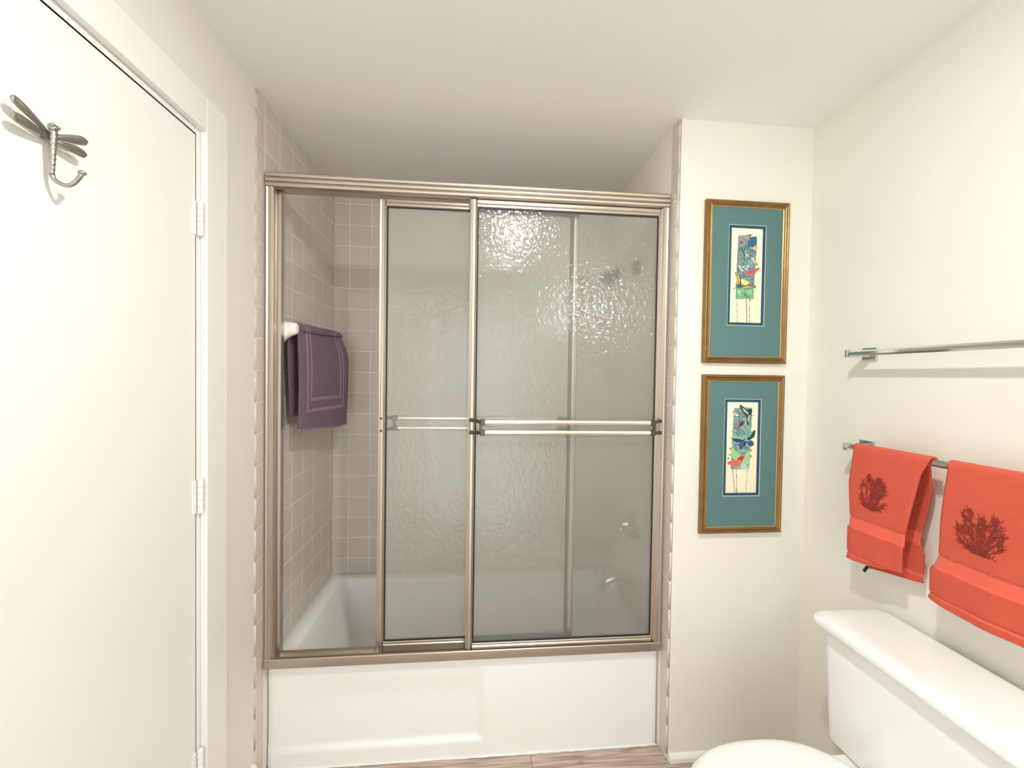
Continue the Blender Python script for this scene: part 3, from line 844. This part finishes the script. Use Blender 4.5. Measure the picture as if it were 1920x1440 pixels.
def noise2(x,y,s):
    random_=math.sin(x*12.9898+y*78.233+s*37.7)*43758.5453; return random_-math.floor(random_)
def vn(x,y,s):
    xi,yi=math.floor(x),math.floor(y); fx,fy=x-xi,y-yi; fx=fx*fx*(3-2*fx); fy=fy*fy*(3-2*fy)
    return lerp(lerp(noise2(xi,yi,s),noise2(xi+1,yi,s),fx),lerp(noise2(xi,yi+1,s),noise2(xi+1,yi+1,s),fx),fy)
def mixc(a,b,t): return tuple(lerp(a[k],b[k],t) for k in range(3))
def flat(*c): 
    k=hexc(*c); return lambda i,j,o: mixc(k,(k[0]*.72,k[1]*.72,k[2]*.72),.8*vn(i/2.6,j/2.6,3))
def art(which):
    cream=hexc(247,238,214); img=[mixc(cream,hexc(240,228,200),j/GH) for j in range(GH) for i in range(GW)]
    if which==0: ox,oy,sx,sy=98,140,GW/375,GH/1185
    else: ox,oy,sx,sy=118,117,GW/390,GH/1210
    A=(ox,oy,sx,sy)
    def wash(cols,s):
        cs=[hexc(*c) for c in cols]
        def f(i,j,o):
            n=.6*vn(i/9,j/9,s)+.4*vn(i/3.2,j/3.2,s+1); k=n*(len(cs)-1)*1.15; q=min(len(cs)-2,int(k)); return mixc(cs[q],cs[q+1],min(1,k-q))
        return f
    if which==0:
        fill(img,[(182,245),(400,240),(404,330),(392,600),(385,760),(382,1020),(168,1026),(170,700),(176,450)],wash([(52,88,102),(92,126,130),(132,158,150),(74,104,118),(120,140,138)],2),*A)
        fill(img,[(165,890),(384,880),(382,1025),(168,1028)],wash([(38,104,72),(84,150,108),(142,190,146),(30,88,66)],5),*A)
        fill(img,[(185,240),(335,212),(345,222),(300,262),(262,320),(240,390),(205,350),(182,300)],wash([(120,110,118),(168,158,160),(96,92,104)],7),*A)
        fill(img,[(345,250),(385,242),(402,262),(400,335),(350,372),(300,362),(290,310)],flat(58,104,146),*A)
        fill(img,[(330,382),(375,372),(405,348),(418,360),(412,392),(395,402),(385,422),(362,398),(334,396)],flat(206,206,130),*A)
        stroke(img,[(240,425),(262,480),(300,470),(345,492),(395,560),(412,598)],13,hexc(44,44,44),*A)
        fill(img,[(335,490),(372,505),(400,570),(392,585),(345,530)],flat(214,216,196),*A)
        fill(img,[(262,452),(300,462),(325,488),(300,500),(268,478)],flat(196,190,170),*A)
        fill(img,[(265,560),(320,520),(375,560),(368,620),(300,640),(250,620)],wash([(84,140,146),(120,168,160),(58,110,124)],9),*A)
        for cx_,cy_ in ((215,645),(250,628),(280,650),(300,615),(235,670),(205,620)): fill(img,[(cx_-18,cy_),(cx_,cy_-15),(cx_+18,cy_-3),(cx_+6,cy_+14)],flat(222,226,220),*A)
        fill(img,[(255,715),(300,672),(370,645),(440,628),(446,642),(415,668),(392,708),(340,722)],flat(214,104,92),*A)
        stroke(img,[(262,712),(330,690),(436,636)],5,hexc(150,60,60),*A)
        fill(img,[(150,690),(172,700),(205,760),(222,830),(200,852),(180,820),(160,740)],flat(232,212,116),*A)
        stroke(img,[(152,692),(185,760),(205,850)],9,hexc(70,56,30),*A)
        fill(img,[(222,770),(262,782),(300,805),(330,805),(300,850),(255,852),(228,822)],flat(240,222,132),*A)
        stroke(img,[(200,712),(222,775),(212,860),(248,872)],8,hexc(40,40,34),*A)
        fill(img,[(240,872),(330,850),(408,858),(380,884),(300,886),(262,900)],flat(204,178,120),*A)
        stroke(img,[(165,850),(240,872),(300,852),(408,864)],9,hexc(58,48,36),*A)
        stroke(img,[(262,898),(330,888),(400,872)],7,hexc(70,60,44),*A)
        stroke(img,[(130,908),(175,882),(230,880)],6,hexc(60,56,46),*A); stroke(img,[(350,820),(380,855),(405,905)],6,hexc(60,56,46),*A)
        fill(img,[(190,905),(235,930),(228,985),(185,960)],flat(170,210,172),*A); fill(img,[(275,940),(345,905),(372,925),(320,975)],flat(150,200,158),*A)
        stroke(img,[(180,1028),(186,1150),(196,1325)],5,hexc(90,88,76),*A); stroke(img,[(292,1028),(300,1130),(308,1325)],8,hexc(60,62,56),*A); stroke(img,[(332,1028),(334,1160),(344,1325)],6,hexc(80,86,74),*A)
        stroke(img,[(335,1028),(340,1045),(350,1030)],9,hexc(40,96,70),*A)
    else:
        fill(img,[(205,198),(432,190),(434,330),(424,600),(416,1008),(182,1012),(190,620),(200,380)],wash([(58,108,112),(104,150,142),(150,186,168),(78,122,130),(120,160,150)],4),*A)
        fill(img,[(270,160),(300,162),(370,220),(430,205),(432,260),(415,320),(400,400),(388,438),(370,400),(365,320),(310,250),(280,200)],flat(44,58,60),*A)
        fill(img,[(300,190),(345,215),(390,265),(380,285),(330,245)],flat(176,196,178),*A); fill(img,[(390,290),(412,290),(400,370),(384,400),(378,340)],flat(178,198,180),*A)
        stroke(img,[(430,300),(456,297)],6,hexc(40,48,50),*A)
        fill(img,[(180,238),(195,232),(205,262),(240,275),(262,282),(240,304),(200,292),(186,262)],flat(226,190,140),*A); fill(img,[(230,292),(262,282),(256,304),(236,306)],flat(238,236,226),*A)
        fill(img,[(210,420),(245,385),(290,372),(305,400),(345,380),(320,430),(270,468),(225,462)],flat(168,128,134),*A)
        fill(img,[(285,385),(345,372),(330,412),(290,450),(270,440)],flat(84,66,92),*A); stroke(img,[(205,462),(250,474),(300,440)],7,hexc(80,60,70),*A)
        stroke(img,[(172,500),(190,506)],9,hexc(90,110,110),*A); 
        for q in ((200,520),(228,512),(215,545),(246,560)): stroke(img,[q,(q[0]+22,q[1]+14)],6,hexc(70,92,96),*A)
        fill(img,[(380,600),(430,510),(470,482),(482,498),(470,580),(430,612),(384,628)],flat(40,64,80),*A)
        fill(img,[(392,585),(432,505),(468,482),(474,492),(440,530),(405,590)],flat(126,186,160),*A)
        fill(img,[(172,585),(230,580),(300,600),(345,625),(338,640),(270,655),(215,640),(190,610)],flat(44,62,112),*A)
        fill(img,[(172,590),(200,575),(270,584),(335,612),(330,620),(260,602),(200,600)],flat(160,206,176),*A)
        fill(img,[(275,680),(310,650),(350,648),(340,695),(315,752),(280,740)],flat(70,92,150),*A)
        fill(img,[(380,650),(430,625),(462,650),(466,690),(430,712),(392,690)],flat(64,86,140),*A)
        fill(img,[(352,640),(372,640),(360,690),(330,700)],flat(26,34,46),*A); stroke(img,[(300,655),(350,645),(440,668)],8,hexc(26,32,48),*A)
        fill(img,[(178,735),(200,722),(240,770),(300,820),(290,862),(240,878),(190,860),(205,830),(180,780)],flat(170,214,150),*A)
        fill(img,[(340,830),(400,775),(432,752),(436,770),(420,800),(438,830),(430,860),(370,920),(330,930)],flat(176,212,152),*A)
        for q in ((172,735),(168,820),(150,868),(430,760),(430,838)): fill(img,[(q[0]-14,q[1]),(q[0],q[1]-14),(q[0]+16,q[1]),(q[0],q[1]+14)],flat(146,96,60),*A)
        fill(img,[(260,870),(300,838),(345,832),(352,850),(320,900),(290,900)],flat(206,48,42),*A)
        fill(img,[(138,915),(190,892),(262,880),(310,895),(300,950),(262,975),(210,975),(190,950),(145,948)],flat(226,120,96),*A)
        for q in ((200,900),(235,905),(270,905)): stroke(img,[q,(q[0]-10,q[1]+52)],4,hexc(168,70,56),*A)
        fill(img,[(320,930),(362,935),(400,860),(412,900),(400,1000),(300,1006)],wash([(140,180,156),(196,216,196),(96,150,128)],8),*A)
        stroke(img,[(350,905),(330,935),(372,950),(340,985)],6,hexc(214,226,208),*A)
        stroke(img,[(208,1012),(222,1140),(240,1325)],6,hexc(90,84,74),*A); stroke(img,[(254,1012),(260,1160),(262,1325)],6,hexc(84,82,74),*A); stroke(img,[(390,1012),(386,1160),(378,1325)],5,hexc(120,112,98),*A)
        for q in (325,345,368,392): stroke(img,[(q,1024),(q+10,1018)],4,hexc(120,110,95),*A)
    return img
def print_mat():
    m=bpy.data.materials.new('watercolour_print'); m.use_nodes=True; nt=m.node_tree; b=nt.nodes['Principled BSDF']; b.inputs['Roughness'].default_value=.7
    at=nt.nodes.new('ShaderNodeAttribute'); at.attribute_name='ink'; nt.links.new(at.outputs['Color'],b.inputs['Base Color']); return m
M_print=print_mat()
def picture(which,label,x0,x1,z0,z1,win):
    t=thing('framed_picture',label,'picture',((x0+x1)/2,-F,z0),'butterfly prints on the wall beside the bathtub')
    yb=-F-.0008; prf=[(0,0),(0,.014),(.003,.018),(.007,.019),(.010,.0165),(.012,.0160),(.014,.0185),(.0175,.0205),(.0205,.0185),(.022,.0150),(.0235,.0140),(.0262,.0120),(.0262,.006)]
    def side(name,a,b,c,d,inner):
        pass
    # four mitred mouldings; prf = (inward, outward from wall)
    corners=[(x0,z0,1,1),(x1,z0,-1,1),(x1,z1,-1,-1),(x0,z1,1,-1)]
    for k in range(4):
        A_=corners[k]; B_=corners[(k+1)%4]; V=[]
        for (cx_,cz_,sx_,sz_) in (A_,B_):
            for (i_,o_) in prf: V.append((cx_+sx_*i_, yb-o_, cz_+sz_*i_))
        n=len(prf); mb=MB().add(V,[(j,j+1,n+j+1,n+j) for j in range(n-1)]+[(n-1,0,n,2*n-1)]+[tuple(range(n)),tuple(range(n,2*n))])
        f=mb.build('frame_moulding', M_gold, t, auto=.6)
        # bright inner lip
        V=[]
        for (cx_,cz_,sx_,sz_) in (A_,B_):
            for (i_,o_) in ((.0225,.0150),(.0240,.0152),(.0258,.0135),(.0258,.0120)): V.append((cx_+sx_*i_, yb-o_, cz_+sz_*i_))
        MB().add(V,[(j,j+1,4+j+1,4+j) for j in range(3)]+[(3,0,4,7),(0,1,2,3),(4,5,6,7)]).build('gilt_lip', M_golde, f)
    def board(name,ox0,ox1,oz0,oz1,ix0,ix1,iz0,iz1,y0,y1,m):
        V=[];Fc=[]
        for (a,b,c,d,y_) in ((ox0,ox1,oz0,oz1,y0),(ix0,ix1,iz0,iz1,y0),(ox0,ox1,oz0,oz1,y1),(ix0,ix1,iz0,iz1,y1)):
            V+=[(a,y_,c),(b,y_,c),(b,y_,d),(a,y_,d)]
        for j in range(4):
            k=(j+1)%4; Fc+=[(j,k,4+k,4+j),(8+j,8+k,12+k,12+j),(j,k,8+k,8+j),(4+j,4+k,12+k,12+j)]
        return MB().add(V,Fc).build(name,m,t)
    g=.0255; wx0,wx1,wz0,wz1=win
    MB().box((x0+.004,yb-.0042,z0+.004),(x1-.004,yb-.0002,z1-.004)).build('backing_board', M_paper, t)
    board('teal_mat',x0+g,x1-g,z0+g,z1-g,wx0,wx1,wz0,wz1,yb-.0118,yb-.0104,M_teal)
    e=.0022; board('cream_mat_edge',wx0-.0006,wx1+.0006,wz0-.0006,wz1+.0006,wx0+e,wx1-e,wz0+e,wz1-e,yb-.0103,yb-.0093,M_bevel)
    n_=.0125; board('blue_mat',wx0-.0006,wx1+.0006,wz0-.0006,wz1+.0006,wx0+n_,wx1-n_,wz0+n_,wz1-n_,yb-.0092,yb-.0082,M_navy)
    # the print: a fine sheet of coloured cells
    px0,px1,pz0,pz1=wx0+n_-.001,wx1-n_+.001,wz0+n_-.001,wz1-n_+.001
    o0=parent_world(t); V=[];Fc=[]
    for j in range(GH+1):
        for i in range(GW+1):
            V.append((lerp(px0,px1,i/GW)-o0[0], yb-.0078-o0[1], lerp(pz1,pz0,j/GH)-o0[2]))
    for j in range(GH):
        for i in range(GW):
            a=j*(GW+1)+i; Fc.append((a,a+GW+1,a+GW+2,a+1))
    me=mesh('print',V,Fc,M_print); img=art(which)
    at=me.color_attributes.new('ink','FLOAT_COLOR','CORNER'); buf=[]
    for c in img: buf += (c[0],c[1],c[2],1)*4
    at.data.foreach_set('color',buf)
    link('print',me,t)
    return t
picture(0,'upper gold-framed teal-matted print with a yellow and a pink butterfly',1.6065,1.9395,1.5325,2.1435,(1.6985,1.8490,1.6745,2.0555))
picture(1,'lower gold-framed teal-matted print with a dark blue and a red butterfly',1.6095,1.9375,.8830,1.4880,(1.6985,1.8480,1.0240,1.3970))

# ------------------------------------------------------------------ lamps (outside the frame)
cl=thing('ceiling_lamp','small round domed ceiling lamp in the middle of the room','lamp',(1.0,-1.85,H))
n_=32; rg=lambda r_,z_: [(1.0+r_*math.cos(2*PI*i/n_),-1.85+r_*math.sin(2*PI*i/n_),z_) for i in range(n_)]
MB().loft([rg(.050,H-.006),rg(.066,H-.009),rg(.085,H-.007),rg(.092,H-.001),rg(.092,H-.0003),rg(.050,H-.0003)],False,False).build('trim_ring', M_trim, cl, auto=.6)
MB().loft([rg(.048,H-.0004),rg(.048,H-.007),rg(.0455,H-.010),rg(.038,H-.0135),rg(.024,H-.016),rg(.008,H-.017)]).build('diffuser', M_white_lamp, cl)
vl=thing('added_strip_lamp','added cool white strip lamp, out of view high on the rear wall beside the added doorway','lamp',(1.88,YR,2.15))  # added out of view for a cool reflection in the front glass
MB().box((1.70,YR+.0003,2.09),(2.03,YR+.03,2.23),.004,2).build('lamp_base', M_chrome, vl)
MB().box((1.72,YR+.031,2.10),(2.01,YR+.09,2.22),.02,3).build('diffuser', M_strip, vl, auto=.8)
